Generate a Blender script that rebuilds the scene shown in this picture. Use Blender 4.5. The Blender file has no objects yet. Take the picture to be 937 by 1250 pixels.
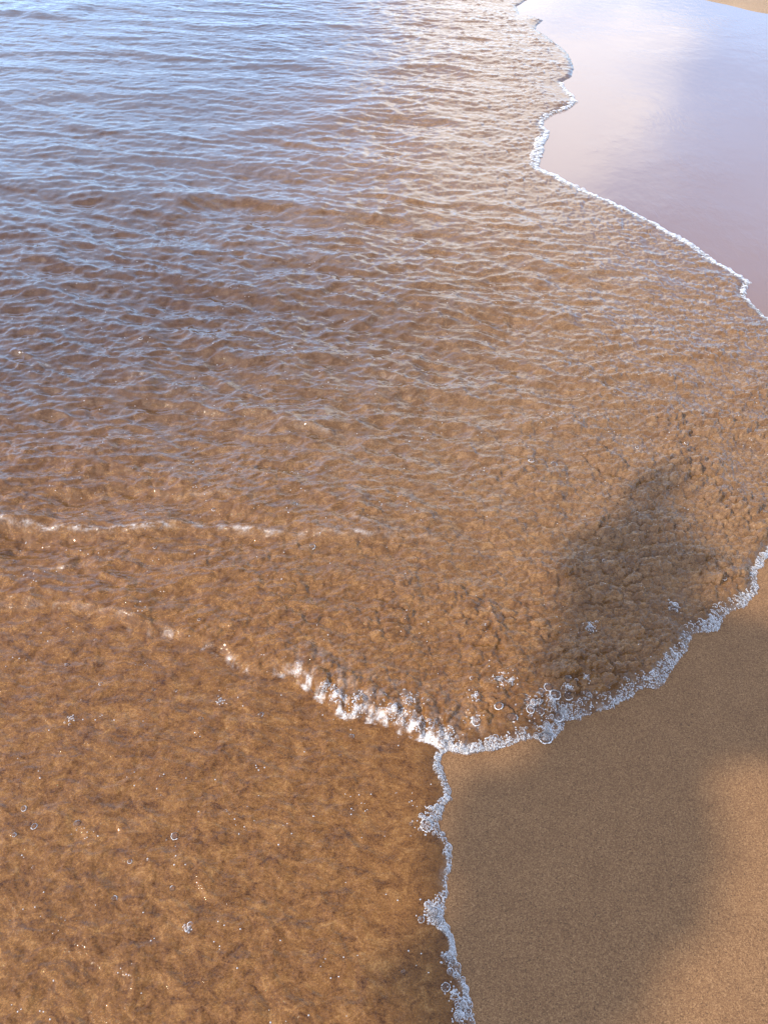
import bpy, math, random
import numpy as np
import time
T0 = time.time()
from mathutils import Vector, Matrix

random.seed(7)
rng = np.random.default_rng(7)
C = bpy.context.scene.collection
sc = bpy.context.scene

# ------------------------------------------------------------------ camera
W, H, F = 937.0, 1250.0, 909.0          # frame the tracing below was measured in
CAM_H = 1.5
PITCH = math.radians(46)                # below the horizon
cam_d = bpy.data.cameras.new('camera')
cam = bpy.data.objects.new('camera', cam_d)
C.objects.link(cam)
cam.location = (0, 0, CAM_H)
cam.rotation_euler = (math.radians(90) - PITCH, 0, 0)
cam_d.sensor_fit = 'VERTICAL'
cam_d.sensor_height = 24.0
cam_d.lens = 24.0 * F / H
cam_d.clip_start = 0.02
cam_d.clip_end = 3000
sc.camera = cam
sc.view_settings.view_transform = 'Standard'
sc.view_settings.look = 'None'
sc.view_settings.gamma = 1
sc.view_settings.use_curve_mapping = False
sc.view_settings.exposure = 0.87
sc.cycles.use_denoising = True
sc.cycles.max_bounces = 8
sc.cycles.transparent_max_bounces = 24

# ------------------------------------------------------------------ sky and sun
SUN_EL = math.radians(40)
SUN_AZ = math.atan2(-0.92, -0.40)       # azimuth of the sun, measured from +Y towards +X
sun_dir = Vector((math.sin(SUN_AZ) * math.cos(SUN_EL), math.cos(SUN_AZ) * math.cos(SUN_EL), math.sin(SUN_EL)))
SUN_STRENGTH = 3.1
SKY_STRENGTH = 0.15
CLOUD = 1.4

world = bpy.data.worlds.new('World')
sc.world = world
world.use_nodes = True
nt = world.node_tree
nt.nodes.clear()
N = nt.nodes.new
L = nt.links.new
out = N('ShaderNodeOutputWorld')
sky = N('ShaderNodeTexSky')
sky.sky_type = 'NISHITA'
sky.sun_disc = False
sky.air_density = 1.0; sky.dust_density = 0.3; sky.ozone_density = 2.0
sky.sun_elevation = SUN_EL
sky.sun_rotation = SUN_AZ % (2 * math.pi)
bg = N('ShaderNodeBackground'); bg.inputs['Strength'].default_value = SKY_STRENGTH
tint = N('ShaderNodeMix'); tint.data_type = 'RGBA'; tint.blend_type = 'MULTIPLY'; tint.inputs[0].default_value = 1.0
L(sky.outputs[0], tint.inputs[6]); tint.inputs[7].default_value = (0.84, 0.96, 1.12, 1)
L(tint.outputs[2], bg.inputs[0])
tc = N('ShaderNodeTexCoord')
sep = N('ShaderNodeSeparateXYZ'); L(tc.outputs['Generated'], sep.inputs[0])
def wm(op, a, b=None, c=None):
    n = N('ShaderNodeMath'); n.operation = op
    for i, v in enumerate((a, b, c)):
        if v is None: continue
        if isinstance(v, (int, float)): n.inputs[i].default_value = v
        else: L(v, n.inputs[i])
    return n.outputs[0]
zz = wm('ADD', wm('MAXIMUM', sep.outputs[2], 0.0), 0.16)
comb = N('ShaderNodeCombineXYZ')
L(wm('DIVIDE', sep.outputs[0], zz), comb.inputs[0])
L(wm('DIVIDE', sep.outputs[1], zz), comb.inputs[1])
comb.inputs[2].default_value = 3.1
cn = N('ShaderNodeTexNoise'); cn.inputs['Scale'].default_value = 0.62; cn.inputs['Detail'].default_value = 7
cn.inputs['Roughness'].default_value = 0.55; cn.inputs['Distortion'].default_value = 0.35
L(comb.outputs[0], cn.inputs['Vector'])
cr = N('ShaderNodeMapRange'); cr.interpolation_type = 'SMOOTHSTEP'
cr.inputs['From Min'].default_value = 0.48; cr.inputs['From Max'].default_value = 0.66
# broad banks of cloud and clear sky: (azimuth, elevation, angular size, weight)
acc = cn.outputs['Fac']
for az_, el_, wd_, k_ in ((9, 15, 8, 0.24), (30, 17, 9, -0.22), (-8, 54, 16, 0.12), (-28, 10, 20, -0.20), (-20, 36, 12, -0.03), (-8, 44, 8, 0.06), (20, 36, 12, 0.10), (0, 75, 20, -0.04), (170, 50, 35, 0.04)):
    a_, e_ = math.radians(az_), math.radians(el_)
    dt = N('ShaderNodeVectorMath'); dt.operation = 'DOT_PRODUCT'
    L(tc.outputs['Generated'], dt.inputs[0]); dt.inputs[1].default_value = (math.sin(a_) * math.cos(e_), math.cos(a_) * math.cos(e_), math.sin(e_))
    q_ = wm('MULTIPLY', wm('SUBTRACT', dt.outputs['Value'], 1.0), 1.0 / (math.radians(wd_) ** 2))
    acc = wm('ADD', acc, wm('MULTIPLY', wm('EXPONENT', q_), k_))
cn2 = N('ShaderNodeTexNoise'); cn2.inputs['Scale'].default_value = 2.3; cn2.inputs['Detail'].default_value = 8; cn2.inputs['Roughness'].default_value = 0.6; cn2.inputs['Distortion'].default_value = 0.5
L(comb.outputs[0], cn2.inputs['Vector'])
acc = wm('ADD', acc, wm('MULTIPLY', wm('SUBTRACT', cn2.outputs['Fac'], 0.5), 0.62))
L(acc, cr.inputs['Value'])
cb = N('ShaderNodeBackground'); cb.inputs[0].default_value = (0.95, 0.97, 1.03, 1); cb.inputs[1].default_value = CLOUD
mx = N('ShaderNodeMixShader')
veil = N('ShaderNodeTexNoise'); veil.inputs['Scale'].default_value = 1.7; veil.inputs['Detail'].default_value = 6
L(comb.outputs[0], veil.inputs['Vector'])
vm = wm('MULTIPLY', wm('MAXIMUM', wm('SUBTRACT', veil.outputs['Fac'], 0.32), 0.0), wm('MAXIMUM', wm('SUBTRACT', 2.6, wm('MULTIPLY', sep.outputs[2], 4.0)), 0.15))
vb = N('ShaderNodeBackground'); vb.inputs[0].default_value = (0.48, 0.74, 1.18, 1); vb.inputs[1].default_value = 1.45
a_, e_ = math.radians(-24), math.radians(28)
dt = N('ShaderNodeVectorMath'); dt.operation = 'DOT_PRODUCT'
L(tc.outputs['Generated'], dt.inputs[0]); dt.inputs[1].default_value = (math.sin(a_) * math.cos(e_), math.cos(a_) * math.cos(e_), math.sin(e_))
vm = wm('ADD', vm, wm('MULTIPLY', wm('EXPONENT', wm('MULTIPLY', wm('SUBTRACT', dt.outputs['Value'], 1.0), 5.5)), wm('MULTIPLY', veil.outputs['Fac'], 1.1)))
mv = N('ShaderNodeMixShader'); L(wm('MINIMUM', vm, 0.9), mv.inputs[0]); L(bg.outputs[0], mv.inputs[1]); L(vb.outputs[0], mv.inputs[2])
L(cr.outputs[0], mx.inputs[0]); L(mv.outputs[0], mx.inputs[1]); L(cb.outputs[0], mx.inputs[2])
L(mx.outputs[0], out.inputs['Surface'])

sl = bpy.data.lights.new('sun', 'SUN')
sl.energy = SUN_STRENGTH; sl.angle = math.radians(0.53); sl.color = (1.0, 0.93, 0.82)
so = bpy.data.objects.new('sun', sl); C.objects.link(so)
so.rotation_euler = (-sun_dir).to_track_quat('-Z', 'Y').to_euler()
so.location = (-5, -3, 9)

# ------------------------------------------------------------------ helpers
def gp(px, py, z=0.0):
    """ground point seen at a pixel of the tracing"""
    a = (px - W / 2) / F; b = (H / 2 - py) / F
    cp, sp = math.cos(PITCH), math.sin(PITCH)
    dx, dy, dz = a, cp + b * sp, -sp + b * cp
    t = (z - CAM_H) / dz
    return (dx * t, dy * t)
def gps(pts): return np.array([gp(*p) for p in pts])

def hsh(ix, iy, s):
    h = (ix.astype(np.int64) * 374761393 + iy.astype(np.int64) * 668265263 + s * 1442695041) & 0xFFFFFFFF
    h = ((h ^ (h >> 13)) * 1274126177) & 0xFFFFFFFF
    h = ((h ^ (h >> 16)) * 2246822519) & 0xFFFFFFFF
    return ((h ^ (h >> 15)) & 0xFFFFFF) / float(0xFFFFFF)
def noise(x, y, s=0):
    """gradient noise, about -1..1"""
    ix = np.floor(x); iy = np.floor(y); fx = x - ix; fy = y - iy
    ux = fx * fx * fx * (fx * (fx * 6 - 15) + 10); uy = fy * fy * fy * (fy * (fy * 6 - 15) + 10)
    def g(ox, oy):
        a = hsh(ix + ox, iy + oy, s) * 6.2831853
        return np.cos(a) * (fx - ox) + np.sin(a) * (fy - oy)
    a = g(0, 0) + ux * (g(1, 0) - g(0, 0)); b = g(0, 1) + ux * (g(1, 1) - g(0, 1))
    return 1.5 * (a + uy * (b - a))
def fbm(x, y, s=0, o=4, r=0.5):
    t = 0; a = 1; n = 0
    for i in range(o):
        t = t + a * noise(x * 2 ** i + 17.3 * i, y * 2 ** i - 9.1 * i, s + i); n += a; a *= r
    return t / n
WV = [0, 0]
def worley(x, y, s=0, j=0.9):
    ix = np.floor(x); iy = np.floor(y)
    f1 = np.full(x.shape, 9.0); f2 = np.full(x.shape, 9.0); cid = np.zeros(x.shape); vx = np.zeros(x.shape); vy = np.zeros(x.shape)
    for ox in (-1, 0, 1):
        for oy in (-1, 0, 1):
            cx = ix + ox; cy = iy + oy
            px = cx + 0.5 + j * (hsh(cx, cy, s) - 0.5); py = cy + 0.5 + j * (hsh(cx, cy, s + 5) - 0.5)
            d = np.hypot(px - x, py - y)
            m = d < f1
            f2 = np.where(m, f1, np.minimum(f2, d))
            cid = np.where(m, hsh(cx, cy, s + 9), cid)
            vx = np.where(m, x - px, vx); vy = np.where(m, y - py, vy)
            f1 = np.where(m, d, f1)
    WV[0] = vx; WV[1] = vy
    return f1, f2, cid
def sstep(a, b, x):
    t = np.clip((x - a) / (b - a), 0, 1); return t * t * (3 - 2 * t)
def polydist(x, y, P, closed=False):
    """distance to a polyline and the arclength of its nearest point"""
    best = np.full(x.shape, 1e9); arc = np.zeros(x.shape); s0 = 0
    n = len(P)
    for i in range(n if closed else n - 1):
        a = P[i]; b = P[(i + 1) % n]; ab = b - a; l2 = ab @ ab
        if l2 < 1e-12: continue
        t = np.clip(((x - a[0]) * ab[0] + (y - a[1]) * ab[1]) / l2, 0, 1)
        d = np.hypot(x - a[0] - t * ab[0], y - a[1] - t * ab[1])
        m = d < best; ln = math.sqrt(l2)
        arc = np.where(m, s0 + t * ln, arc); best = np.where(m, d, best); s0 += ln
    return best, arc
def inside(x, y, P):
    r = np.zeros(x.shape, bool); n = len(P)
    for i in range(n):
        x1, y1 = P[i]; x2, y2 = P[(i + 1) % n]
        if y1 == y2: continue
        c = ((y1 > y) != (y2 > y)) & (x < (x2 - x1) * (y - y1) / (y2 - y1) + x1)
        r ^= c
    return r
def refine(P, step, amp, freq, s):
    """resample a traced line and roughen it sideways"""
    P = np.array(P, float); seg = np.hypot(*np.diff(P, axis=0).T); arc = np.r_[0, np.cumsum(seg)]
    n = max(2, int(arc[-1] / step)); t = np.linspace(0, arc[-1], n)
    x = np.interp(t, arc, P[:, 0]); y = np.interp(t, arc, P[:, 1])
    tx = np.gradient(x); ty = np.gradient(y); l = np.hypot(tx, ty) + 1e-9
    o = amp * fbm(t * freq, t * 0 + 0.37, s, 3)
    o *= np.minimum(1, np.minimum(t, arc[-1] - t) / (5 * step))
    return np.c_[x - ty / l * o, y + tx / l * o]

def grid_mesh(name, X, Y, Z, keep=None, attrs=None, smooth=True):
    r, c = X.shape
    co = np.empty((r * c, 3), np.float32)
    co[:, 0] = X.ravel(); co[:, 1] = Y.ravel(); co[:, 2] = Z.ravel()
    i = np.arange(r * c).reshape(r, c)
    q = np.stack([i[:-1, :-1], i[:-1, 1:], i[1:, 1:], i[1:, :-1]], -1).reshape(-1, 4)
    if keep is not None: q = q[keep.ravel()]
    used = np.zeros(r * c, bool); used[q.ravel()] = True
    remap = np.cumsum(used) - 1
    q = remap[q].astype(np.int32); co = co[used]
    me = bpy.data.meshes.new(name)
    me.vertices.add(len(co)); me.vertices.foreach_set('co', co.ravel())
    me.loops.add(q.size); me.loops.foreach_set('vertex_index', q.ravel())
    me.polygons.add(len(q)); me.polygons.foreach_set('loop_start', np.arange(0, q.size, 4, dtype=np.int32))
    me.update(calc_edges=True)
    me.polygons.foreach_set('use_smooth', np.full(len(q), smooth))
    for k, v in (attrs or {}).items():
        a = me.attributes.new(k, 'FLOAT', 'POINT'); a.data.foreach_set('value', v.ravel()[used].astype(np.float32))
    me.validate()
    return me
def raw_mesh(name, co, tris, attrs=None):
    me = bpy.data.meshes.new(name)
    me.vertices.add(len(co)); me.vertices.foreach_set('co', np.asarray(co, np.float32).ravel())
    me.loops.add(tris.size); me.loops.foreach_set('vertex_index', tris.astype(np.int32).ravel())
    me.polygons.add(len(tris)); me.polygons.foreach_set('loop_start', np.arange(0, tris.size, 3, dtype=np.int32))
    me.update(calc_edges=True)
    me.polygons.foreach_set('use_smooth', np.full(len(tris), True))
    for k, v in (attrs or {}).items():
        a = me.attributes.new(k, 'FLOAT', 'POINT'); a.data.foreach_set('value', np.asarray(v, np.float32))
    return me
def link(name, me, mat, parent=None, **props):
    o = bpy.data.objects.new(name, me); C.objects.link(o)
    if mat: 
        me.materials.clear(); me.materials.append(mat)
    if parent: o.parent = parent
    for k, v in props.items(): o[k] = v
    return o

# ------------------------------------------------------------------ node shorthand
class Mat:
    def __init__(s, name):
        s.m = bpy.data.materials.new(name); s.m.use_nodes = True
        s.t = s.m.node_tree; s.t.nodes.clear()
        s.out = s.n('ShaderNodeOutputMaterial')
        s.geo = s.n('ShaderNodeNewGeometry').outputs['Position']
    def n(s, k): return s.t.nodes.new(k)
    def l(s, a, b): s.t.links.new(a, b)
    def put(s, sock, v):
        if isinstance(v, (int, float, tuple)): sock.default_value = v
        else: s.l(v, sock)
    def math(s, op, a, b=None, c=None, clamp=False):
        n = s.n('ShaderNodeMath'); n.operation = op; n.use_clamp = clamp
        for i, v in enumerate((a, b, c)):
            if v is not None: s.put(n.inputs[i], v)
        return n.outputs[0]
    def noise(s, scale, detail=3, rough=0.5, vec=None, dist=0.0, stretch=None):
        n = s.n('ShaderNodeTexNoise'); n.inputs['Scale'].default_value = scale
        n.inputs['Detail'].default_value = detail; n.inputs['Roughness'].default_value = rough
        n.inputs['Distortion'].default_value = dist
        v = vec or s.geo
        if stretch:
            mp = s.n('ShaderNodeMapping'); mp.inputs['Scale'].default_value = stretch[:3]
            if len(stretch) > 3: mp.inputs['Rotation'].default_value = (0, 0, stretch[3])
            s.l(v, mp.inputs[0]); v = mp.outputs[0]
        s.l(v, n.inputs['Vector']); return n.outputs['Fac']
    def voro(s, scale, feature='F1', out='Distance', vec=None):
        n = s.n('ShaderNodeTexVoronoi'); n.feature = feature; n.inputs['Scale'].default_value = scale
        s.l(vec or s.geo, n.inputs['Vector']); return n.outputs[out]
    def rng(s, v, a, b, c=0.0, d=1.0, smooth=True):
        n = s.n('ShaderNodeMapRange'); n.interpolation_type = 'SMOOTHSTEP' if smooth else 'LINEAR'
        for k, x in zip(('From Min', 'From Max', 'To Min', 'To Max'), (a, b, c, d)): s.put(n.inputs[k], x)
        s.l(v, n.inputs['Value']); return n.outputs[0]
    def ramp(s, v, stops):
        n = s.n('ShaderNodeValToRGB'); e = n.color_ramp.elements
        while len(e) < len(stops): e.new(0.5)
        for el, (p, c) in zip(e, stops): el.position = p; el.color = (*c, 1)
        s.l(v, n.inputs[0]); return n.outputs[0]
    def mix(s, f, a, b, mode='MIX'):
        n = s.n('ShaderNodeMix'); n.data_type = 'RGBA'; n.blend_type = mode
        s.put(n.inputs[0], f)
        for k, v in ((6, a), (7, b)):
            if isinstance(v, tuple) and len(v) == 3: v = (*v, 1)
            s.put(n.inputs[k], v)
        return n.outputs[2]
    def attr(s, name):
        n = s.n('ShaderNodeAttribute'); n.attribute_name = name; return n.outputs['Fac']
    def bump(s, h, dist, strength=1.0, normal=None):
        n = s.n('ShaderNodeBump'); n.inputs['Strength'].default_value = strength; n.inputs['Distance'].default_value = dist
        s.l(h, n.inputs['Height'])
        if normal: s.l(normal, n.inputs['Normal'])
        return n.outputs[0]
    def bsdf(s, **k):
        n = s.n('ShaderNodeBsdfPrincipled')
        for a, v in k.items():
            if isinstance(v, tuple) and len(v) == 3: v = (*v, 1)
            s.put(n.inputs[a.replace('_', ' ')], v)
        return n

# ------------------------------------------------------------------ traced lines
SHORE_FAR = [(560, -28), (600, -22), (640, -18), (648, -10), (643, 0), (630, 8), (634, 18), (650, 20), (663, 25), (655, 31), (653, 36), (668, 45), (678, 53), (690, 62), (697, 74),
    (700, 84), (697, 94), (684, 101), (690, 110), (699, 118), (702, 126), (694, 132), (682, 137), (670, 142), (663, 147), (661, 154), (668, 161),
    (668, 168), (663, 176), (662, 186), (657, 196), (655, 205), (664, 210), (680, 215), (690, 222), (705, 229), (725, 238), (745, 247), (765, 257), (785, 266),
    (800, 274), (815, 283), (832, 291), (846, 299), (860, 310), (873, 320), (888, 328), (903, 337), (914, 345), (909, 352), (908, 362),
    (918, 372), (928, 382), (937, 390), (960, 402), (992, 430), (1010, 470), (1004, 510), (1015, 550), (1000, 590), (975, 620), (962, 650),
    (937, 678), (928, 690), (922, 702), (924, 716), (920, 728), (908, 738), (896, 745), (884, 753), (878, 765), (868, 770), (855, 772), (845, 775), (840, 782),
    (838, 794), (830, 802), (825, 810), (818, 822), (812, 834), (806, 840), (790, 840), (778, 843), (770, 850), (756, 857), (748, 864), (735, 868), (720, 872), (702, 877),
    (690, 880), (686, 890), (676, 900), (664, 903), (650, 902), (636, 904), (622, 910), (606, 914), (585, 919), (570, 921), (556, 920), (547, 916)]
SHORE_NEAR = [(547, 916), (538, 922), (535, 930), (540, 940), (545, 950), (549, 968), (549, 976), (542, 983), (540, 993), (534, 1002), (537, 1010), (542, 1018), (549, 1030),
    (550, 1045), (550, 1060), (543, 1070), (545, 1080), (546, 1090), (542, 1102), (540, 1118), (542, 1128), (550, 1140), (555, 1152), (556, 1170), (562, 1186), (569, 1205),
    (572, 1222), (578, 1240), (584, 1262), (600, 1310), (605, 1370), (560, 1450), (420, 1560), (150, 1700)]
FRONT = [(547, 916), (536, 908), (520, 901), (505, 898), (490, 893), (478, 885), (462, 881), (445, 880), (430, 880), (412, 874), (404, 864), (395, 855), (388, 848),
    (372, 838), (355, 832), (335, 826), (310, 824), (280, 812), (245, 792), (205, 782), (160, 770), (110, 756), (60, 744), (0, 742), (-120, 748), (-400, 760)]
far = refine(gps(SHORE_FAR), 0.008, 0.009, 22, 3)
near = refine(gps(SHORE_NEAR), 0.006, 0.005, 25, 4)
front = refine(gps(FRONT), 0.01, 0.012, 18, 5)
far[-1] = near[0] = front[0]
BACK = 400.0
far_ext = np.array([(0.9, 12), (1.6, 18), (0.5, 30), (3, 60), (10, 120), (30, BACK)])[::-1]
near_ext = np.array([(-1.2, -0.9), (-3, -1.6), (-8, -3.2), (-25, -6), (-80, -4), (-BACK, 20)])
shore = np.r_[far_ext, far, near[1:], near_ext]
water_poly = np.r_[shore, [(-BACK, BACK)]]
regA = np.r_[far_ext, far[::2], front[1::2], [(-BACK, front[-1, 1])], [(-BACK, BACK)]]

# ------------------------------------------------------------------ perspective-friendly ground grid (denser near the viewer)
def rows(y0, y1, px, dmax, far_to, grow):
    ys = [y0]
    while ys[-1] < y1:
        y = ys[-1]; ys.append(y + min((y * y + CAM_H ** 2) / (745 * CAM_H) * px, dmax))
    d = ys[-1] - ys[-2]
    while ys[-1] < far_to: d *= grow; ys.append(ys[-1] + d)
    lo = []; d = ys[1] - ys[0]; y = y0
    while y > -6: d *= 1.25; y -= d; lo.append(y)
    return np.array(lo[::-1] + ys)
def cols(n, m, top):
    u = np.linspace(-1, 1, n); d = u[1] - u[0]; e = [1 + d]
    g = (top) ** (1 / m)
    k = d
    while e[-1] < top:
        k *= 1.13; e.append(e[-1] + k)
    e = np.array(e); return np.r_[-e[::-1], u, e]
def make_grid(px, dmax, n):
    ys = rows(0.12, 8.2, px, dmax, 380, 1.06); us = cols(n, 40, 90)
    w = 0.515 * (np.maximum(ys, 0) * math.cos(PITCH) + CAM_H * math.sin(PITCH)) * 1.16 + 0.04
    X = w[:, None] * us[None, :]; Y = np.repeat(ys[:, None], len(us), 1)
    return X, Y
X, Y = make_grid(1.0, 0.0125, 830)

# ------------------------------------------------------------------ water height field
print('grid', X.shape)
near_mask = (np.abs(X) < 12) & (Y < 25) & (Y > -3)
d = np.zeros_like(X); arc = np.zeros_like(X)
ins = inside(X, Y, water_poly)
# a coarse pass first: only points near the traced shore need the exact distance
d[:], _ = polydist(X, Y, shore[::40])
for st, reach in ((8, 0.9), (1, 0.09)):
    m = d < reach
    d[m], _ = polydist(X[m], Y[m], shore[::st])
d = np.where(ins, d, -d)
fx = np.r_[front]
dF = np.full_like(X, 9.0); aF = np.zeros_like(X)
m = (np.abs(Y - 1.45) < 0.9) & (np.abs(X) < 4)
dF[m], _ = polydist(X[m], Y[m], fx[::12])
m2 = dF < 0.2
dF[m2], _ = polydist(X[m2], Y[m2], fx)
inA = inside(X, Y, regA)
print('fields', time.time() - T0)
sF = np.where(inA, dF, -dF)

def ridge_field(X, Y, pts, back, face, amp, fade=None):
    P = gps(pts); P = refine(P, 0.02, 0.008, 9, int(pts[0][1]))
    z = np.zeros_like(X); m = (Y > P[:, 1].min() - 0.5) & (Y < P[:, 1].max() + 0.8) & (X > P[:, 0].min() - 0.3) & (X < P[:, 0].max() + 0.3)
    x = X[m]; y = Y[m]
    o = np.argsort(P[:, 0]); yl = np.interp(x, P[o, 0], P[o, 1]); s = y - yl
    t = (x - P[o[0], 0]) / (P[o[-1], 0] - P[o[0], 0])
    e = sstep(-0.02, 0.12, t) * sstep(1.02, 0.85, t)
    e = e * (0.75 + 0.5 * noise(x * 7, y * 3, 31))
    p = np.where(s > 0, np.exp(-(s / back) ** 1.3), np.exp(-(s / face) ** 2))
    z[m] = amp * e * p
    fr = np.zeros_like(X); fr[m] = e * np.exp(-((s + 0.35 * face) / (0.38 * face)) ** 2)
    return z, fr

def streaks(X, Y, lam, tilt, s, wl=3.0, warp=0.9):
    """wandering asymmetric wavelets whose crests run mostly across the view"""
    xr = X + tilt * Y; yr = Y + tilt * X + 0.05 * noise(X * 2.1, Y * 1.7, s + 50)
    a = noise(xr / (lam * wl), yr / lam, s)
    b = noise(xr / (lam * wl * 0.6) + 4.7, yr / (lam * 0.62) + warp * a, s + 3)
    v = 1 - np.abs(a + 0.25 * b) * 2.0            # ridged crests
    return 0.6 * np.maximum(v, -0.6) + 0.4 * b

wet = sstep(0.0, 0.25, d)
r = np.hypot(Y, CAM_H)
lod = np.clip(6.0 / np.maximum(Y, 6.0), 0.15, 1) * np.clip(1.5 / np.maximum(np.abs(X) / (0.6 * (np.maximum(Y, 0) + 1.6)), 1.5), 0.1, 1)
A = sstep(-0.005, 0.02, sF) * (Y > 0) + 0.0
A = np.where(dF > 8, inA * 1.0, A)
open_w = sstep(0.15, 1.1, d)                   # open water, away from the edge
Yt = np.where(inA, 1.0, 0.0)

Z = np.zeros_like(X)
# body of the two sheets
edge = np.where(d > 0, 1 - np.exp(-np.maximum(d, 0) / 0.009), d / 0.009)
thick = 0.0065 + 0.010 * sstep(0.02, 0.6, d)
Z += thick * np.clip(edge, -3, 1)
# the upper wave rides over the older sheet
fade = sstep(gp(250, 800)[0], gp(400, 850)[0], X) * 0.75 + 0.25
Z += np.where(inA, 0.017 * fade * (1 - np.exp(-np.maximum(sF, 0) / 0.014)) * np.exp(-np.maximum(sF, 0) / 0.5) * sstep(-0.01, 0.12, d), 0)

amp = lod * wet * (1 - 0.70 * sstep(1.8, 5.0, Y) * sstep(0.2, 1.5, d))
# long swell, mid wavelets and small wavelets
Z += A * amp * (1 + 0.8 * sstep(2.5, 5, Y)) * open_w * (0.021 * streaks(X, Y, 0.42, 0.16, 11, 2.6) )
Z += A * amp * (0.15 + 0.85 * open_w) * 0.0120 * streaks(X, Y, 0.25, 0.18, 17, 2.4)
Z += A * amp * (0.25 + 0.75 * open_w) * 0.0135 * streaks(X, Y, 0.15, 0.20, 23, 2.6)
Z += A * amp * (0.3 + 0.7 * open_w) * 0.0108 * streaks(X, Y, 0.068, 0.10, 37, 2.2)
Z += A * amp * (0.4 + 0.6 * open_w) * 0.0048 * streaks(X, Y, 0.032, -0.08, 41, 1.9)
# cobbled chop near the running edge
mm = (np.abs(X) < 5) & (Y < 9) & (Y > 0) & (d > -0.02)
xc = X[mm]; yc = Y[mm]
w1 = 0.5 * noise(xc * 45, yc * 45, 61) + 0.5 * noise(xc * 95, yc * 95, 63); w2 = 0.5 * noise(xc * 45 + 9, yc * 45, 62) + 0.5 * noise(xc * 95, yc * 95 + 5, 64)
wx = xc + 0.011 * w1 + 0.30 * yc; wy = yc + 0.009 * w2 - 0.15 * xc
def scales(u, v, s_):
    # overlapping little wavelets: each cell a tilted dome, steep on its leading side
    a1, a2, ci = worley(u, v, s_)
    tilt = WV[0] * 0.55 - WV[1] * 0.75
    return (0.35 + 0.9 * ci + 0.85 * tilt) * (0.20 + 0.80 * sstep(0.0, 0.28, a2 - a1)) + 0.30 * (1 - a1 * a1)
c1 = scales(wx / 0.040, wy / 0.024, 71); c2 = scales(wx / 0.022 + 3, wy / 0.0145, 72); c3 = scales(wx / 0.078 + 5, wy / 0.040, 73)
k1 = sstep(-0.5, 0.5, noise(xc * 6, yc * 8, 66)); k2 = sstep(-0.5, 0.4, noise(xc * 5 + 8, yc * 6, 68))
cob = 0.85 * c1 * k1 + 0.42 * c2 * (1.15 - 0.7 * k1) + 0.95 * c3 * k2
nearshore = np.exp(-(np.maximum(d[mm] - 0.08, 0) / 0.75) ** 1.6)
bottomright = sstep(gp(560, 700)[0], gp(760, 700)[0], xc)
cm = np.maximum(nearshore * (0.60 + 0.40 * bottomright), 0.22 + 0.10 * noise(xc * 2, yc * 3, 67)) * A[mm] * sstep(0.0, 0.05, d[mm])
cob_f = np.zeros_like(X); cob_f[mm] = cob * cm
Z += 0.0135 * cob_f * (1 - 0.66 * sstep(1.5, 3.0, Y))
# lobes of the tumbling front
tum = np.exp(-(np.maximum(sF, 0) / 0.085) ** 2) * (sF > -0.004) * sstep(gp(330, 830)[0], gp(400, 850)[0], X)
mt = tum > 0.01
h1, h2, hid = worley(X[mt] / 0.040 + 2, Y[mt] / 0.062 + 1, 81)
lob = np.zeros_like(X); lob[mt] = sstep(0, 0.55, h2 - h1) * (0.5 + hid)
k1, k2, kid = worley(X[mt] / 0.012, Y[mt] / 0.012, 83)
lobs = np.zeros_like(X); lobs[mt] = (1 - k1) * (0.4 + kid)
Z += tum * (0.010 * lob + 0.003 * lobs)
# traced crests; froth weight on the short ones paints streaky highlights too
froth = np.zeros_like(X)
for pts, back, face, a_, fr_ in [
    ([(-80, 642), (0, 644), (60, 654), (120, 656), (180, 655), (230, 650), (290, 656), (340, 664), (400, 664), (470, 666), (545, 666)], 0.12, 0.020, 0.026, 0.95),
    ([(-60, 750), (0, 747), (40, 744), (70, 742), (120, 748), (200, 770)], 0.06, 0.016, 0.010, 0.28),
    ([(20, 312), (100, 322), (200, 335), (300, 350), (420, 372), (520, 392)], 0.14, 0.05, 0.012, 0.0),
    ([(-60, 225), (60, 236), (160, 262), (260, 276)], 0.20, 0.06, 0.014, 0.0),
    ([(180, 585), (240, 590), (300, 600), (380, 606)], 0.06, 0.02, 0.006, 0.12),
    ([(340, 530), (420, 545), (520, 560)], 0.07, 0.025, 0.006, 0.1),
    ([(-30, 18), (40, 22), (110, 20)], 0.3, 0.12, 0.03, 0.0),
    ([(-60, 470), (40, 466), (110, 472)], 0.07, 0.025, 0.006, 0.1),
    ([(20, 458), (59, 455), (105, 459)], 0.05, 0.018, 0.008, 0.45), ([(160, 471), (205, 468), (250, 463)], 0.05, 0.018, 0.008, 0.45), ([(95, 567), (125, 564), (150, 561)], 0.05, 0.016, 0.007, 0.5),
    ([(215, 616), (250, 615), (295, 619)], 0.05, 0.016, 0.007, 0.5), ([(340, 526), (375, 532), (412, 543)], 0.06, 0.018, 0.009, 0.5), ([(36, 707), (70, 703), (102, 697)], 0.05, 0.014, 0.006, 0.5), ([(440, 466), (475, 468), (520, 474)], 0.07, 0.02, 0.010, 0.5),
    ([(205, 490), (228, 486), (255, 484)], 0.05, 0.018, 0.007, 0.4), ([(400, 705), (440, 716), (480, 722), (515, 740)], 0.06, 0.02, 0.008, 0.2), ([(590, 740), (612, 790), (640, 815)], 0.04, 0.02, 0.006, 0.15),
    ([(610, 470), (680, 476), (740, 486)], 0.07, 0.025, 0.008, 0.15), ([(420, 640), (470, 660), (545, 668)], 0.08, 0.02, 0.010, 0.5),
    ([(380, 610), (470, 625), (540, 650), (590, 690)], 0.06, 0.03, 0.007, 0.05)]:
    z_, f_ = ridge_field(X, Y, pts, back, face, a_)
    Z += z_ * wet; froth += f_ * fr_
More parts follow.
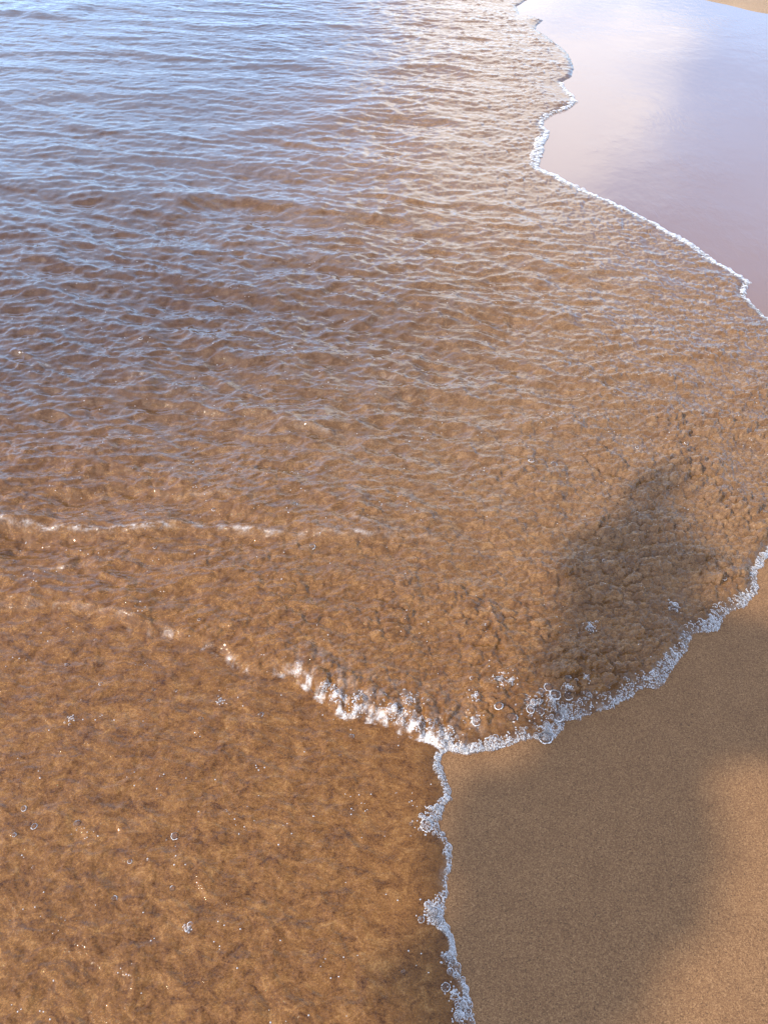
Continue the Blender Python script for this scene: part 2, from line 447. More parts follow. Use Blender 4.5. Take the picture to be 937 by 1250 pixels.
# the calm older sheet
B = (1 - A) * (d > 0)
Z += B * wet * (0.0075 * fbm(X * 13 + 0.4 * noise(X * 9, Y * 9, 90), Y * 19 + X * 5 + 0.5 * noise(X * 8, Y * 8, 89), 91, 5, 0.62) + 0.0016 * fbm(X * 55 + Y * 15, Y * 75, 95, 3, 0.62) + 0.0032 * streaks(X, Y, 0.11, 0.2, 97, 2.5) * sstep(0.5, 1.3, Y) + 0.0022 * streaks(X, Y, 0.045, 0.1, 98, 2.2))
Z += A * amp * (0.0007 * fbm(X * 50, Y * 60, 99, 3, 0.6))

# froth mask: white bubbly water, plus sky highlights painted white on the short crests
rag = fbm(X * 38, Y * 38, 101, 4, 0.6)
rag2 = fbm(X * 11, Y * 14, 105, 3)
band = np.exp(-(np.maximum(sF - 0.004, 0) / 0.016) ** 2) * (sF > -0.012) * sstep(gp(300, 815)[0], gp(420, 870)[0], X) * (X < gp(560, 900)[0])
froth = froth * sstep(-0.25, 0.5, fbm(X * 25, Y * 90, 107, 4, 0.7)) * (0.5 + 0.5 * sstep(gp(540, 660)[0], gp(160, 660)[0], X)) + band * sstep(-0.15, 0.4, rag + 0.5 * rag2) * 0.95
froth += 0.30 * tum * sstep(0.1, 0.6, rag + 0.2)
froth += 0.5 * np.exp(-(sF / 0.010) ** 2) * (X < gp(400, 850)[0]) * sstep(0.15, 0.6, rag + rag2) * (0.2 + 1.1 * sstep(gp(100, 760)[0], gp(330, 830)[0], X))
er = np.exp(-(np.maximum(d - 0.002, 0) / 0.010) ** 2) * (d > -0.004)
froth += 0.32 * er * sstep(-0.5, 0.3, rag)
froth = np.clip(froth, 0, 1) * (Y > 0.05)

sub = np.clip(d, 0, 2)
keep = (d > -0.03)
kq = keep[:-1, :-1] | keep[1:, 1:] | keep[:-1, 1:] | keep[1:, :-1]
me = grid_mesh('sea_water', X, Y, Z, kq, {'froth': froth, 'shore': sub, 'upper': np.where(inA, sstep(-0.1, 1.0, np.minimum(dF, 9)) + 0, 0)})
print('water quads', len(me.polygons))

mw = Mat('turbid_water')
up = mw.attr('upper'); shd = mw.attr('shore'); fro_glint = mw.attr('froth')
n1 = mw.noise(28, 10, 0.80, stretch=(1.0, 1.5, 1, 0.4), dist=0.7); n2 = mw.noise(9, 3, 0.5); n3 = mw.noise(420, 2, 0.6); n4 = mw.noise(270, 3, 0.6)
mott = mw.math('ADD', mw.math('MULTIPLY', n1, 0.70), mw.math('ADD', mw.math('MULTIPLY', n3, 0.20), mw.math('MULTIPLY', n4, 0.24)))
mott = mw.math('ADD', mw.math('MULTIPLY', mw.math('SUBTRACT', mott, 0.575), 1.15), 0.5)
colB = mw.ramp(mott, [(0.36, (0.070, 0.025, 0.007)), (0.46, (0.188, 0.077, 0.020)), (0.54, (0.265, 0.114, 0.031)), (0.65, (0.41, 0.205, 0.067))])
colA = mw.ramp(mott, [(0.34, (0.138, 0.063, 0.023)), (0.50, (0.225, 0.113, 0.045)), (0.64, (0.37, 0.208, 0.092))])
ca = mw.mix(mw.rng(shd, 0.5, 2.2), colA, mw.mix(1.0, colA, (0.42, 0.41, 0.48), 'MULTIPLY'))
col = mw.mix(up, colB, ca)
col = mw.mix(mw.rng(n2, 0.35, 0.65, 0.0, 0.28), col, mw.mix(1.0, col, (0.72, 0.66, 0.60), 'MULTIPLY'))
ff = mw.math('MULTIPLY', fro_glint, mw.rng(mw.noise(260, 3, 0.7), 0.35, 0.6, 0.35, 1.0))
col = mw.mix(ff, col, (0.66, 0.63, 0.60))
gy = mw.n('ShaderNodeSeparateXYZ'); mw.l(mw.geo, gy.inputs[0])
nr = mw.rng(gy.outputs[1], 0.8, 2.4, 1.0, 0.08)
bm = mw.bump(mw.math('MULTIPLY', mw.noise(130, 4, 0.6, stretch=(0.8, 1.3, 1, 0.2)), nr), 0.0007, 1.0)
bm = mw.bump(mw.math('MULTIPLY', mw.noise(420, 2, 0.6), nr), 0.00030, 1.0, bm)
rgh = mw.math('ADD', 0.015, mw.math('MULTIPLY', ff, 0.35))
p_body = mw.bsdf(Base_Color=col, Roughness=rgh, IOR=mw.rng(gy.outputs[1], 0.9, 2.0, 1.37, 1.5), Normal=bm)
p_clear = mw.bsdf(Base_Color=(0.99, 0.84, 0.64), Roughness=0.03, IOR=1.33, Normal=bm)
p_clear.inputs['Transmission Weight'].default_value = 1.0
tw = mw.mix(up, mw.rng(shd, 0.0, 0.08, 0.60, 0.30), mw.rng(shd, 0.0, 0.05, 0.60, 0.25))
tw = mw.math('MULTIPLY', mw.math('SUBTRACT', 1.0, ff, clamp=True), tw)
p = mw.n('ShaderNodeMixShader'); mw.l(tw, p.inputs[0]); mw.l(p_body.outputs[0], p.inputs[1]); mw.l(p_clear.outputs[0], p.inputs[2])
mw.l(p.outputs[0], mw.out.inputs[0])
water = link('sea_water', me, mw.m, kind='structure', label='shallow brown sea water sliding up the sand in rippled sheets')

# ------------------------------------------------------------------ sand
XS, YS = make_grid(3.5, 0.04, 240)
def sand_z(x, y):
    z = 0.004 * fbm(x * 1.3, y * 1.3, 201, 3) * np.clip(1 - np.abs(y) / 30, 0, 1) * 0.35
    # the beach climbs behind the viewer and to the far right
    far_b = np.maximum(0, (x - 3.0) * 0.9 + (y - 6.6) * 0.35)
    return z + 0.0 * far_b
shore_n = polydist(XS, YS, shore[::6])[0]; inS = inside(XS, YS, water_poly)
ds = np.where(inS, -shore_n, shore_n)
ZS = sand_z(XS, YS) * sstep(0.0, 0.3, ds) - 0.05 * sstep(0.05, 3.0, -ds) - 0.0 
ZS += 0.00 + 0.03 * sstep(1, 12, ds) * np.clip(ds, 0, 30)
SPLIT = gp(937, 560)[1]
# wet_line: beyond it lies the film-covered mirror
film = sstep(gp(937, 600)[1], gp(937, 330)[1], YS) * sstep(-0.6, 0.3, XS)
iy = int(np.searchsorted(YS[:, 0], SPLIT))
# dry berm edge, traced at the top right corner of the frame
D0 = np.array(gp(845, -4)); D1 = np.array(gp(937, 17)); dv = (D1 - D0) / np.hypot(*(D1 - D0)); nv = np.array([-dv[1], dv[0]])
if nv[1] < 0: nv = -nv

ms = Mat('damp_sand')
g1_ = ms.noise(900, 2, 0.7); g2_ = ms.noise(300, 3, 0.6); g3_ = ms.noise(14, 4, 0.55); g4_ = ms.noise(3, 3, 0.5)
vc = ms.n('ShaderNodeSeparateColor'); ms.l(ms.voro(900, 'F1', 'Color'), vc.inputs[0])
vd = ms.n('ShaderNodeSeparateColor'); ms.l(ms.voro(480, 'F1', 'Color'), vd.inputs[0])
grain = ms.math('ADD', ms.math('MULTIPLY', vc.outputs[0], 0.36), ms.math('ADD', ms.math('MULTIPLY', vd.outputs[0], 0.24), ms.math('MULTIPLY', g2_, 0.40)))
cs = ms.ramp(grain, [(0.20, (0.070, 0.031, 0.011)), (0.40, (0.180, 0.084, 0.031)), (0.58, (0.242, 0.119, 0.046)), (0.80, (0.38, 0.21, 0.092))])
cs = ms.mix(ms.rng(g3_, 0.35, 0.68, 0.0, 0.30), cs, ms.mix(1.0, cs, (0.74, 0.70, 0.66), 'MULTIPLY'))
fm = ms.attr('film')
cs = ms.mix(fm, cs, (0.215, 0.138, 0.115))  # pinkish base colour carries part of the mauve sky reflection
bh = ms.bump(grain, 0.0010, 1.0)
bh = ms.bump(g3_, 0.004, 0.5, bh)
pd = ms.bsdf(Base_Color=cs, Roughness=0.75, Normal=bh)
pd.inputs['Specular IOR Level'].default_value = 0.35
# thin film of water lying on the sand
wr = ms.noise(16, 5, 0.62, stretch=(1.0, 0.75, 1, 0.6), dist=0.6)
wr2 = ms.math('MULTIPLY', ms.math('POWER', ms.rng(ms.math('ABSOLUTE', ms.math('SUBTRACT', ms.noise(9, 4, 0.6, dist=1.2), 0.5)), 0.0, 0.05, 1.0, 0.0), 2.0), ms.rng(ms.noise(2.2, 2, 0.5), 0.45, 0.6))
ws_ = ms.math('MULTIPLY', ms.noise(34, 4, 0.6, stretch=(1.0, 0.35, 1, -0.9), dist=0.8), ms.rng(ms.noise(1.6, 3, 0.5), 0.46, 0.60))
bf = ms.bump(wr, 0.0006, 1.0); bf = ms.bump(ws_, 0.0011, 1.0, bf)
pf = ms.bsdf(Base_Color=cs, Roughness=0.06, IOR=1.48, Normal=bf)
pf.inputs['Specular IOR Level'].default_value = 0.5
mxs = ms.n('ShaderNodeMixShader'); ms.l(fm, mxs.inputs[0]); ms.l(pd.outputs[0], mxs.inputs[1]); ms.l(pf.outputs[0], mxs.inputs[2])
ms.l(mxs.outputs[0], ms.out.inputs[0])

water.cycles.is_caustics_caster = True      # sunlight is refracted through the water on to the sand bed
sl.cycles.is_caustics_light = True
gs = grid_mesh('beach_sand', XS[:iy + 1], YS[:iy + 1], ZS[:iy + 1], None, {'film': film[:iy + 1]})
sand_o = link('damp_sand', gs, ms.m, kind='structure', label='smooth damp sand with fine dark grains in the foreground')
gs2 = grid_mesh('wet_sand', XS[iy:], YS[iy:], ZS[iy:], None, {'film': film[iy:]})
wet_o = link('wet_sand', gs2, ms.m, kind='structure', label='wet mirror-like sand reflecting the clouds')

sand_o.cycles.is_caustics_receiver = True; wet_o.cycles.is_caustics_receiver = True
# dry sand bank beyond the film of water
md = Mat('dry_sand')
q = md.noise(120, 4, 0.7); q2 = md.noise(5, 4, 0.55)
cd = md.ramp(q, [(0.3, (0.25, 0.155, 0.085)), (0.6, (0.36, 0.24, 0.145))])
cd = md.mix(md.rng(q2, 0.35, 0.65, 0, 0.4), cd, md.mix(1.0, cd, (0.8, 0.77, 0.72), 'MULTIPLY'))
pdd = md.bsdf(Base_Color=cd, Roughness=0.9, Normal=md.bump(q2, 0.03, 0.6, md.bump(q, 0.006)))
md.l(pdd.outputs[0], md.out.inputs[0])
ua = np.r_[-np.geomspace(0.05, 300, 60)[::-1], 0, np.geomspace(0.05, 300, 90)]
# the bank: along direction dv, climbing away along nv; stops short of the sea on its left
tt = np.r_[np.linspace(-6, 12, 260), np.geomspace(12.3, 330, 40)]
nn = np.r_[np.linspace(-0.05, 3, 80), np.geomspace(3.1, 300, 50)]
T, NN = np.meshgrid(tt, nn)
wob = 0.07 * noise(T * 1.1, T * 0 + 3.3, 301) + 0.02 * noise(T * 5, T * 0 + 1.3, 302)
px_ = D0[0] + dv[0] * T + nv[0] * (NN + wob); py_ = D0[1] + dv[1] * T + nv[1] * (NN + wob)
zb = np.where(NN < 0, NN * 0.4, 0.11 * (1 - np.exp(-NN / 0.9)) + 0.035 * np.minimum(NN, 40)) + 0.01 * fbm(px_ * 2, py_ * 2, 305, 3) * sstep(0, 0.5, NN)
base_z = np.zeros_like(px_) 
dsh = polydist(px_, py_, shore[::6])[0]; inw = inside(px_, py_, water_poly); dsb = np.where(inw, -dsh, dsh)
zb = zb * sstep(0.35, 1.6, dsb) - 0.05 * sstep(0.6, 0.2, dsb)
zb += 0.03 * sstep(1, 12, dsb) * np.clip(dsb, 0, 30) + 0.002
kb = dsb > 0.15
kb = kb[:-1, :-1] & kb[1:, 1:]
gd = grid_mesh('dry_sand', px_, py_, zb, kb)
link('dry_sand', gd, md.m, kind='structure', label='dry pale sand bank beyond the wet sand')

# ------------------------------------------------------------------ water level lookup
from bisect import bisect_left
ys1 = Y[:, 0]
def zat(x, y):
    i = int(np.clip(np.searchsorted(ys1, y), 1, len(ys1) - 1))
    j = int(np.clip(np.searchsorted(X[i], x), 1, X.shape[1] - 1))
    return max(0.0, float(Z[i, j]))
def zat_v(x, y):
    i = np.clip(np.searchsorted(ys1, y), 1, len(ys1) - 1)
    wv = X[i, -1] / X[0, -1]; base = X[0]
    j = np.clip(np.searchsorted(base, x / wv), 1, X.shape[1] - 1)
    return np.maximum(0, Z[i, j])

# ------------------------------------------------------------------ foam: thousands of fine bubbles
def dome(nr, ns):
    v = [(0, 0, 1)]
    for k in range(1, nr + 1):
        a = math.pi * 0.55 * k / nr
        for s_ in range(ns):
            b = 2 * math.pi * (s_ + 0.5 * (k % 2)) / ns
            v.append((math.sin(a) * math.cos(b), math.sin(a) * math.sin(b), math.cos(a)))
    t = [(0, 1 + s_, 1 + (s_ + 1) % ns) for s_ in range(ns)]
    for k in range(nr - 1):
        o = 1 + k * ns; q_ = o + ns
        for s_ in range(ns):
            n_ = (s_ + 1) % ns
            t += [(o + s_, q_ + s_, q_ + n_), (o + s_, q_ + n_, o + n_)]
    return np.array(v), np.array(t)
def bubble_field(px, py, rad, name):
    dv_, dt_ = dome(3, 9)
    z = zat_v(px, py)
    n = len(px); m_ = len(dv_)
    co = dv_[None] * rad[:, None, None] * np.array([1, 1, 0.75]) + np.stack([px, py, z - rad * 0.12], -1)[:, None, :]
    tr = dt_[None] + (np.arange(n) * m_)[:, None, None]
    return raw_mesh(name, co.reshape(-1, 3), tr.reshape(-1, 3), {'size': np.repeat(rad, m_)})

mf = Mat('foam')
lw = mf.n('ShaderNodeLayerWeight'); lw.inputs[0].default_value = 0.35
sz = mf.attr('size')
rim = mf.math('POWER', lw.outputs['Facing'], 1.1)
opq = mf.math('MAXIMUM', mf.rng(rim, 0.18, 0.58), mf.rng(sz, 0.0010, 0.0030, 0.65, 0.04))
tb = mf.n('ShaderNodeBsdfTransparent'); tb.inputs[0].default_value = (0.96, 0.95, 0.94, 1)
pb = mf.bsdf(Base_Color=(0.80, 0.79, 0.79), Roughness=0.12, IOR=1.33)
mxf = mf.n('ShaderNodeMixShader'); mf.l(opq, mxf.inputs[0]); mf.l(tb.outputs[0], mxf.inputs[1]); mf.l(pb.outputs[0], mxf.inputs[2])
mf.l(mxf.outputs[0], mf.out.inputs[0])

def along(P, n, w_fn, bias):
    seg = np.hypot(*np.diff(P, axis=0).T); arc = np.r_[0, np.cumsum(seg)]
    t = rng.uniform(0, arc[-1], n)
    x = np.interp(t, arc, P[:, 0]); y = np.interp(t, arc, P[:, 1])
    i = np.clip(np.searchsorted(arc, t) - 1, 0, len(P) - 2)
    tx = (P[i + 1] - P[i]); l = np.hypot(tx[:, 0], tx[:, 1]); nx = -tx[:, 1] / l; ny = tx[:, 0] / l
    w = w_fn(t, x, y)
    o = (rng.random(n) ** 1.3) * w * bias
    return x + nx * o, y + ny * o, w
px_all = []; py_all = []; r_all = []
def sizes(n, dist):
    r_ = 0.0009 + 0.0012 * rng.exponential(1.0, n)
    r_ = np.minimum(r_, 0.0075) * np.clip(0.7 + 0.32 * dist, 1, 2.6)
    return r_
def wfar(t, x, y):
    k = noise(t * 3.0, t * 0 + 0.7, 401); k2 = noise(t * 11, t * 0 + 0.2, 402)
    w = 0.013 + 0.020 * np.clip(k + 0.35, 0, 1) + 0.012 * np.clip(k2, 0, 1)
    return w * np.clip(0.7 + 0.32 * np.maximum(y - 1.5, 0), 1, 2.4)
sg = far[(far[:, 1] < 4.3)]
# side on which the water lies (left of the travelling direction or right)
mid = sg[len(sg) // 2]; tdir = sg[len(sg) // 2 + 1] - mid; nrm = np.array([-tdir[1], tdir[0]]) / np.hypot(*tdir)
side = 1 if inside(np.array([mid[0] + nrm[0] * 0.02]), np.array([mid[1] + nrm[1] * 0.02]), water_poly)[0] else -1
a_, b_, w_ = along(sg, 17000, wfar, side)
kp = (rng.random(len(a_)) < np.clip(0.45 + 1.1 * noise(a_ * 9, b_ * 9, 405), 0.25, 1)) & (np.abs(a_) < 2.6)
a_, b_ = a_[kp], b_[kp]
px_all.append(a_); py_all.append(b_); r_all.append(sizes(len(a_), b_))
# far stretch, thin
sg2 = far[(far[:, 1] >= 3.2) & (far[:, 1] < 5.2)]
a_, b_, w_ = along(sg2, 1600, lambda t, x, y: 0.02 + 0 * t, side)
px_all.append(a_); py_all.append(b_); r_all.append(sizes(len(a_), b_) * 1.1)
# near shore of the older sheet
def wnear(t, x, y):
    base = 0.006 + 0.008 * np.clip(noise(t * 7, t * 0 + 0.3, 411) + 0.2, 0, 1)
    for (qx, qy, ww) in ((520, 1004, 0.028), (528, 1112, 0.030), (530, 905, 0.018), (546, 1040, 0.006), (545, 1180, 0.014), (560, 1240, 0.030)):
        gx, gy = gp(qx, qy); base = base + ww * np.exp(-((y - gy) / 0.022) ** 2)
    return base
ng = near[near[:, 1] > 0.0]
a_, b_, w_ = along(ng, 4200, wnear, side)
kp = rng.random(len(a_)) < np.clip(0.5 + 1.2 * noise(b_ * 16, a_ * 3, 415), 0.18, 1)
a_, b_ = a_[kp], b_[kp]
px_all.append(a_); py_all.append(b_); r_all.append(sizes(len(a_), b_))
# tumbling front
fs = front[(front[:, 0] > gp(385, 850)[0]) & (front[:, 1] < 1.6)]
a_, b_, w_ = along(fs, 1000, lambda t, x, y: 0.030 + 0.025 * np.clip(noise(t * 12, t * 0, 421) + 0.3, 0, 1), 1)
s_in = inside(a_, b_, regA)
mid = fs[len(fs) // 2]
a2 = a_.copy(); b2 = b_.copy()
P0 = np.array([np.interp(0, [0], [0])])
kp = s_in
if kp.mean() < 0.5:
    a_, b_, w_ = along(fs, 1000, lambda t, x, y: 0.030 + 0.025 * np.clip(noise(t * 12, t * 0, 421) + 0.3, 0, 1), -1); kp = inside(a_, b_, regA)
kp &= rng.random(len(a_)) < np.clip(0.45 + 1.3 * noise(a_ * 22, b_ * 22, 425), 0.1, 1)
a_, b_ = a_[kp], b_[kp]
px_all.append(a_); py_all.append(b_); r_all.append(sizes(len(a_), b_) * 0.85)
# clusters left by the junction, traced
for (qx, qy, rr, n_) in [(650, 868, 0.045, 260), (672, 862, 0.03, 200), (686, 872, 0.03, 220), (668, 893, 0.03, 240), (576, 886, 0.022, 90), (578, 858, 0.02, 70), (606, 838, 0.028, 110), (622, 838, 0.02, 60),
                         (717, 772, 0.022, 110), (712, 835, 0.02, 80), (820, 744, 0.02, 70), (692, 850, 0.022, 80), (790, 832, 0.02, 60), (755, 855, 0.02, 90), (523, 1004, 0.028, 180), (527, 1115, 0.030, 180),
                         (546, 1170, 0.018, 60), (553, 1213, 0.02, 80), (563, 1240, 0.03, 160), (232, 1138, 0.012, 40), (545, 905, 0.03, 220), (270, 860, 0.02, 30), (90, 885, 0.02, 25), (500, 862, 0.04, 100)]:
    n_ = int(n_ * 0.5); gx, gy = gp(qx, qy); an = rng.uniform(0, 6.283, n_); rr_ = rr * np.abs(rng.normal(0, 0.45, n_))
    a_ = gx + rr_ * np.cos(an); b_ = gy + rr_ * np.sin(an) * 1.0
    iw = inside(a_, b_, water_poly); a_ = a_[iw]; b_ = b_[iw]
    px_all.append(a_); py_all.append(b_); r_all.append(sizes(len(a_), b_))
# loose specks drifting on both sheets
n_ = 11000
yy = rng.uniform(0.15, 3.2, n_); xx = rng.uniform(-1, 1, n_) * (0.55 * (yy * 0.7 + 1.1) + 0.1)
cl = 0.7 * noise(xx * 9 + 2, yy * 12, 431) + 0.8 * (1 - 2.2 * np.abs(noise(xx * 20 + yy * 12, yy * 30 - xx * 8, 432))) * (noise(xx * 13, yy * 13, 433) > 0.15)
kp = (cl > 0.46) & inside(xx, yy, water_poly) & (rng.random(n_) < np.clip(1.25 - yy * 0.28, 0.2, 1))
px_all.append(xx[kp]); py_all.append(yy[kp]); r_all.append((0.0007 + np.minimum(0.0005 * rng.exponential(1, kp.sum()), 0.0009)) * np.clip(0.8 + 0.2 * yy[kp], 1, 2))
fx_, fy_, fr_ = map(np.concatenate, (px_all, py_all, r_all))
fmesh = bubble_field(fx_, fy_, fr_, 'foam')
print('foam bubbles', len(fx_))
link('foam', fmesh, mf.m, kind='stuff', label='white lacy foam of fine bubbles along the water edge')

# ------------------------------------------------------------------ single bubbles
mb = Mat('bubble_film')
lw = mb.n('ShaderNodeLayerWeight'); lw.inputs[0].default_value = 0.3
op = mb.rng(lw.outputs['Facing'], 0.35, 0.85, 0.02, 0.85)
tb = mb.n('ShaderNodeBsdfTransparent'); tb.inputs[0].default_value = (0.93, 0.90, 0.88, 1)
pb = mb.bsdf(Base_Color=(0.80, 0.79, 0.80), Roughness=0.06, IOR=1.4)
mxb = mb.n('ShaderNodeMixShader'); mb.l(op, mxb.inputs[0]); mb.l(tb.outputs[0], mxb.inputs[1]); mb.l(pb.outputs[0], mxb.inputs[2])
gl = mb.n('ShaderNodeBsdfGlossy'); gl.inputs['Roughness'].default_value = 0.04
fz = mb.n('ShaderNodeFresnel'); fz.inputs[0].default_value = 1.3
mg = mb.n('ShaderNodeMixShader'); mb.l(fz.outputs[0], mg.inputs[0]); mb.l(mxb.outputs[0], mg.inputs[1]); mb.l(gl.outputs[0], mg.inputs[2])
mb.l(mg.outputs[0], mb.out.inputs[0])
mc = Mat('bubble_collar')
pc = mc.bsdf(Base_Color=(0.80, 0.78, 0.77), Roughness=0.3, IOR=1.33); mc.l(pc.outputs[0], mc.out.inputs[0])

v_, t_ = dome(6, 18)
v_ = v_ * np.array([1, 1, 0.85])
dome_me = raw_mesh('film', v_, t_)
# collar: an uneven ring of fine froth round the foot of the bubble
cv = []; ct = []
for k in range(26):
    a = 2 * math.pi * k / 26
    rr = 0.09 + 0.08 * random.random(); cx_, cy_ = (1.0 + random.uniform(-0.04, 0.10)) * math.cos(a), (1.0 + random.uniform(-0.04, 0.10)) * math.sin(a)
    dv2, dt2 = dome(2, 6); o = len(cv)
    cv += [(cx_ + rr * p_[0], cy_ + rr * p_[1], rr * p_[2] * 0.7) for p_ in dv2]; ct += [tuple(o + i for i in q_) for q_ in dt2]
collar_me = raw_mesh('collar', np.array(cv), np.array(ct))
film_me = dome_me
film_me.materials.append(mb.m); collar_me.materials.append(mc.m)

def bubble(qx, qy, r_, label, group, squash=1.0):
    x, y = gp(qx, qy, 0.012); z = zat(x, y)
    e = bpy.data.objects.new('bubble', None); C.objects.link(e)
    e.location = (x, y, z - 0.0004); e.scale = (r_, r_ * squash, r_); e.rotation_euler = (0, 0, random.uniform(0, 6.28))
    e.empty_display_size = 0.01
    e['label'] = label; e['category'] = 'bubble'; e['group'] = group
    for nm, mm_ in (('film', film_me), ('collar', collar_me)):
        o = bpy.data.objects.new(nm, mm_); C.objects.link(o); o.parent = e
    return e
G1 = 'large bubbles by the foam junction'
big = [
    (623, 878, 0.0150, 'round dark-centred bubble standing alone left of the foam tip, larger of a pair'),
    (607, 867, 0.0110, 'smaller dark bubble just up and left of the lone round bubble'),
    (580, 884, 0.0125, 'greyish bubble trailing froth above the curved foam edge near the junction'),
    (646, 869, 0.0110, 'lower left bubble of the packed grey cluster'),
    (657, 870, 0.0125, 'lower right bubble of the packed grey cluster'),
    (642, 861, 0.0085, 'small upper left bubble of the packed grey cluster'),
    (650, 861, 0.0075, 'small top middle bubble of the packed grey cluster'),
    (657, 860, 0.0065, 'tiny upper right bubble of the packed grey cluster'),
    (668, 843, 0.0115, 'upper bubble of the slanting pair above the foam tip'),
    (676, 852, 0.0135, 'lower longer bubble of the slanting pair above the foam tip'),
    (692, 852, 0.0115, 'bubble above the foam tip, right of the slanting pair'),
    (691, 835, 0.0125, 'dark bubble higher up in the shaded chop above the foam tip'),
    (666, 898, 0.0170, 'widest flat bubble inside the thick white foam tip'),
    (681, 874, 0.0130, 'pale bubble half buried where the foam bends upward'),
    (609, 835, 0.0120, 'pale bubble in a white froth patch above the junction'),
    (575, 834, 0.0060, 'tiny bubble in bright lumpy water above the junction'),
    (715, 848, 0.0080, 'small oval bubble lying in the shaded chop'),
    (718, 773, 0.0105, 'dark bubble at the head of a thin froth trail in the shaded chop'),
    (821, 744, 0.0105, 'bright-rimmed bubble alone in shaded chop above the foam bend'),
    (881, 711, 0.0060, 'tiny bubble in chop beside the right foam edge'),
    (520, 1006, 0.0130, 'large pale bubble on the straight foam edge beside the sand'),
    (501, 1005, 0.0045, 'tiny purplish bubble left of the large pale edge bubble'),
    (529, 1113, 0.0125, 'upper dark bubble in the widest froth patch on the near edge'),
    (534, 1123, 0.0095, 'lower dark bubble in the widest froth patch on the near edge'),
    (514, 1121, 0.0070, 'left small bubble in the widest froth patch on the near edge'),
    (544, 1204, 0.0085, 'small ringed bubble alone left of the near foam edge'),
    (546, 1172, 0.0070, 'left bubble of a tiny pair on the near foam edge'),
    (553, 1172, 0.0065, 'right bubble of a tiny pair on the near foam edge'),
    (566, 1226, 0.0070, 'dark bubble in the foam at the bottom of the near edge'),
    (572, 1233, 0.0055, 'smaller dark bubble just below and right of the bottom foam bubble'),
    (30, 988, 0.0065, 'ringed bubble adrift, uppermost of three at the far left'),
    (43, 1010, 0.0065, 'ringed bubble adrift, lowest of three at the far left'),
    (95, 1006, 0.0080, 'ringed bubble adrift, rightmost of three at the far left'),
    (214, 1021, 0.0085, 'ringed bubble alone on smooth brown water, left of centre'),
    (182, 857, 0.0060, 'small ringed bubble in brown water below the thin left wave'),
    (382, 677, 0.0095, 'double-looking ring bubble just below the long white crest'),
    (674, 573, 0.0105, 'white ringed bubble, right one of two in mid-water'),
    (646, 573, 0.0085, 'white ringed bubble, left one of two in mid-water'),
    (361, 629, 0.0085, 'small ringed bubble just above the long white crest'),
    (83, 813, 0.0070, 'small ringed bubble above brown water at left'),
    (124, 836, 0.0050, 'tiny ringed bubble, left part of the brown water'),
    (188, 843, 0.0048, 'tiny ringed bubble right of two others at left'),
    (236, 570, 0.0080, 'small ringed bubble among the ripples above the crest'),
]
for qx, qy, r_, lb in big:
    bubble(qx, qy, r_ * 0.86, lb, G1 if 560 < qx < 730 and 820 < qy < 910 else 'single ring bubbles', random.uniform(0.82, 1.0))
# ring bubbles so small that nothing tells one from another
n_ = 0
while n_ < 36:
    qx = random.uniform(5, 930); qy = random.uniform(420, 1240)
    x, y = gp(qx, qy)
    if not inside(np.array([x]), np.array([y]), water_poly)[0]: continue
    if qx > 520 and random.random() < 0.4: continue
    bubble(qx, qy, random.uniform(0.0022, 0.0046) * (1 + 0.25 * y), 'tiny ring bubble drifting on the brown water', 'tiny drifting bubbles', random.uniform(0.85, 1)); n_ += 1

# ------------------------------------------------------------------ the tree whose leaves shade the sand (behind the viewer, out of frame)
mlf = Mat('leaf'); pl = mlf.bsdf(Base_Color=mlf.ramp(mlf.noise(3, 2), [(0.3, (0.035, 0.07, 0.02)), (0.7, (0.08, 0.12, 0.035))]), Roughness=0.5); mlf.l(pl.outputs[0], mlf.out.inputs[0])
mbk = Mat('bark'); pk = mbk.bsdf(Base_Color=mbk.ramp(mbk.noise(25, 4), [(0.3, (0.09, 0.06, 0.04)), (0.7, (0.22, 0.16, 0.11))]), Roughness=0.9); mbk.l(pk.outputs[0], mbk.out.inputs[0])
DIST = 9.0
off = np.array(sun_dir) * DIST
def disc(qx, qy): 
    g = gp(qx, qy); return np.array([g[0], g[1], 0.0]) + off
# clumps (shadow centre in the picture, radius in metres)
clumps = [(640, 1010, 0.11), (720, 1000, 0.13), (790, 1010, 0.10), (660, 1100, 0.12), (740, 1110, 0.13), (800, 1100, 0.07), (640, 1190, 0.10), (710, 1200, 0.09), (560, 1230, 0.06), (520, 1180, 0.05),
          (740, 900, 0.12), (800, 880, 0.10), (860, 820, 0.09), (900, 780, 0.05), (760, 800, 0.12), (745, 740, 0.09), (780, 700, 0.12), (790, 640, 0.09), (815, 590, 0.06), (820, 760, 0.10), (745, 680, 0.08), (835, 690, 0.08), (770, 740, 0.10), (870, 900, 0.07),(905,870,.09),(930,900,.05),(935,840,.09),(925,780,.06),(840,1040,.05),(610,970,.06), (600, 1100, 0.05),(760,950,.12),(830,960,.06)]
lv = []; lt = []
def leaf(c, s_):
    n_ = Vector((random.gauss(0, 1), random.gauss(0, 1), random.gauss(0, 1.6))).normalized(); u = n_.orthogonal().normalized(); u.rotate(Matrix.Rotation(random.uniform(0, 6.28), 3, n_)); w2 = n_.cross(u)
    o = len(lv); cc = Vector(c)
    for a, b in ((-1, 0), (-0.3, 0.42), (0.4, 0.36), (1, 0), (0.4, -0.36), (-0.3, -0.42)):
        lv.append(tuple(cc + u * a * s_ + w2 * b * s_ + n_ * 0.08 * s_ * abs(a)))
    lt.extend([(o, o + 1, o + 5), (o + 1, o + 2, o + 4), (o + 1, o + 4, o + 5), (o + 2, o + 3, o + 4)])
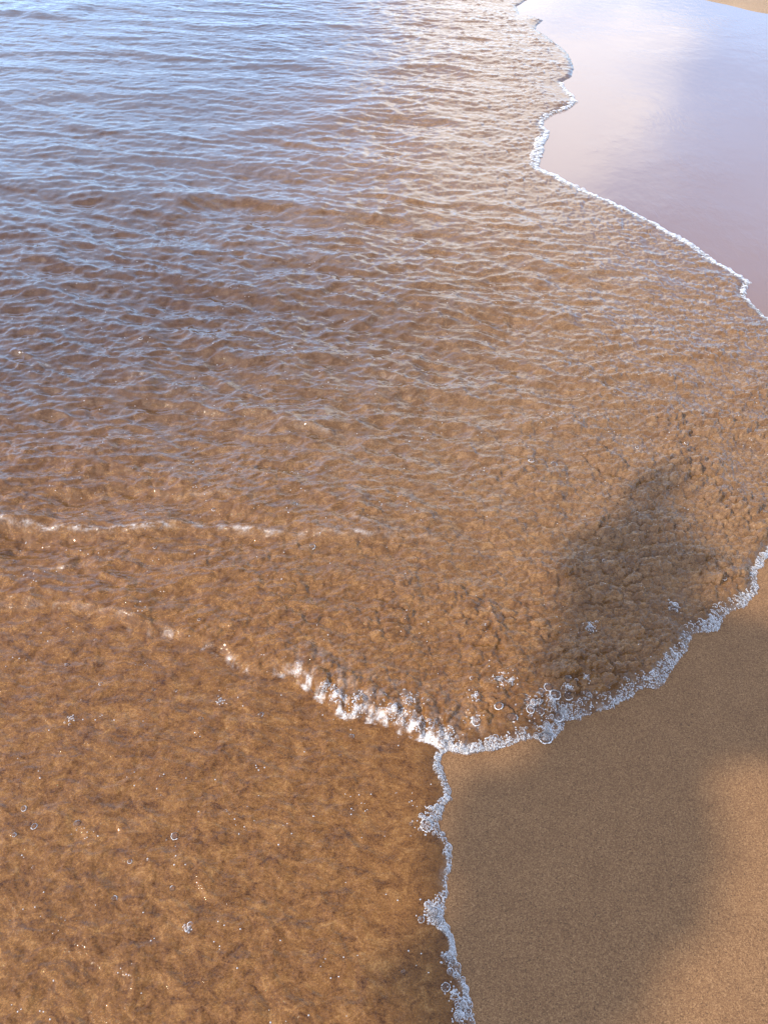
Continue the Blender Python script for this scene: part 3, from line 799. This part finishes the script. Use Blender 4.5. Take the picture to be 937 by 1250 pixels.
for qx, qy, R in clumps:
    c = disc(qx, qy); k = int(16000 * R * R * (0.35 if qy < 660 else 0.6 if qy < 760 else 1.0))
    for i in range(k):
        v = rng.normal(0, 1, 3); v /= np.linalg.norm(v); v *= R * rng.random() ** 0.45
        leaf(c + v, random.uniform(0.030, 0.05))
# the rest of the crown, whose shade falls behind the viewer
tip = np.array([0.35, 0.7, 0]) + off
base = Vector((float(tip[0]) - 2.4, float(tip[1]) - 5.0, 0.0))
top = Vector((float(tip[0]) - 1.6, float(tip[1]) - 3.6, 7.4))
for i in range(46):
    a = rng.uniform(0, 6.283); rr = 1.9 * math.sqrt(rng.random())
    c = np.array([top.x + rr * math.cos(a), top.y + rr * math.sin(a), top.z + rng.uniform(-0.9, 1.3)])
    for k in range(90):
        v = rng.normal(0, 0.28, 3); leaf(c + v, random.uniform(0.04, 0.08))
crown_me = raw_mesh('crown', np.array(lv), np.array(lt))
tr = bpy.data.objects.new('beach_tree', None); C.objects.link(tr)
tr['label'] = 'broad-leaved tree behind the viewer casting dappled shade'; tr['category'] = 'tree'
def tube(pts, rads, ns=10):
    co = []; fa = []
    for k, (p_, r2) in enumerate(zip(pts, rads)):
        dn = (Vector(pts[min(k + 1, len(pts) - 1)]) - Vector(pts[max(k - 1, 0)])).normalized(); u = dn.orthogonal().normalized(); w2 = dn.cross(u)
        for s_ in range(ns):
            a = 6.2831853 * s_ / ns; co.append(tuple(Vector(p_) + (u * math.cos(a) + w2 * math.sin(a)) * r2))
    for k in range(len(pts) - 1):
        for s_ in range(ns):
            a = k * ns + s_; b = k * ns + (s_ + 1) % ns; fa += [(a, b, b + ns), (a, b + ns, a + ns)]
    return raw_mesh('limb', np.array(co), np.array(fa))
tpts = [tuple(base.lerp(top, k / 8) + Vector((0.15 * math.sin(k), 0.12 * math.cos(k * 1.3), 0))) for k in range(9)]
link('trunk', tube(tpts, [0.24 - 0.018 * k for k in range(9)]), mbk.m, tr)
for qx, qy in ((720, 1050), (760, 780), (640, 1150)):
    e_ = Vector(disc(qx, qy)); s0 = Vector(tpts[6])
    link('branch', tube([tuple(s0.lerp(e_, k / 6) + Vector((0, 0, 0.35 * math.sin(math.pi * k / 6)))) for k in range(7)], [0.055 - 0.0075 * k for k in range(7)], 7), mbk.m, tr)
link('crown', crown_me, mlf.m, tr)
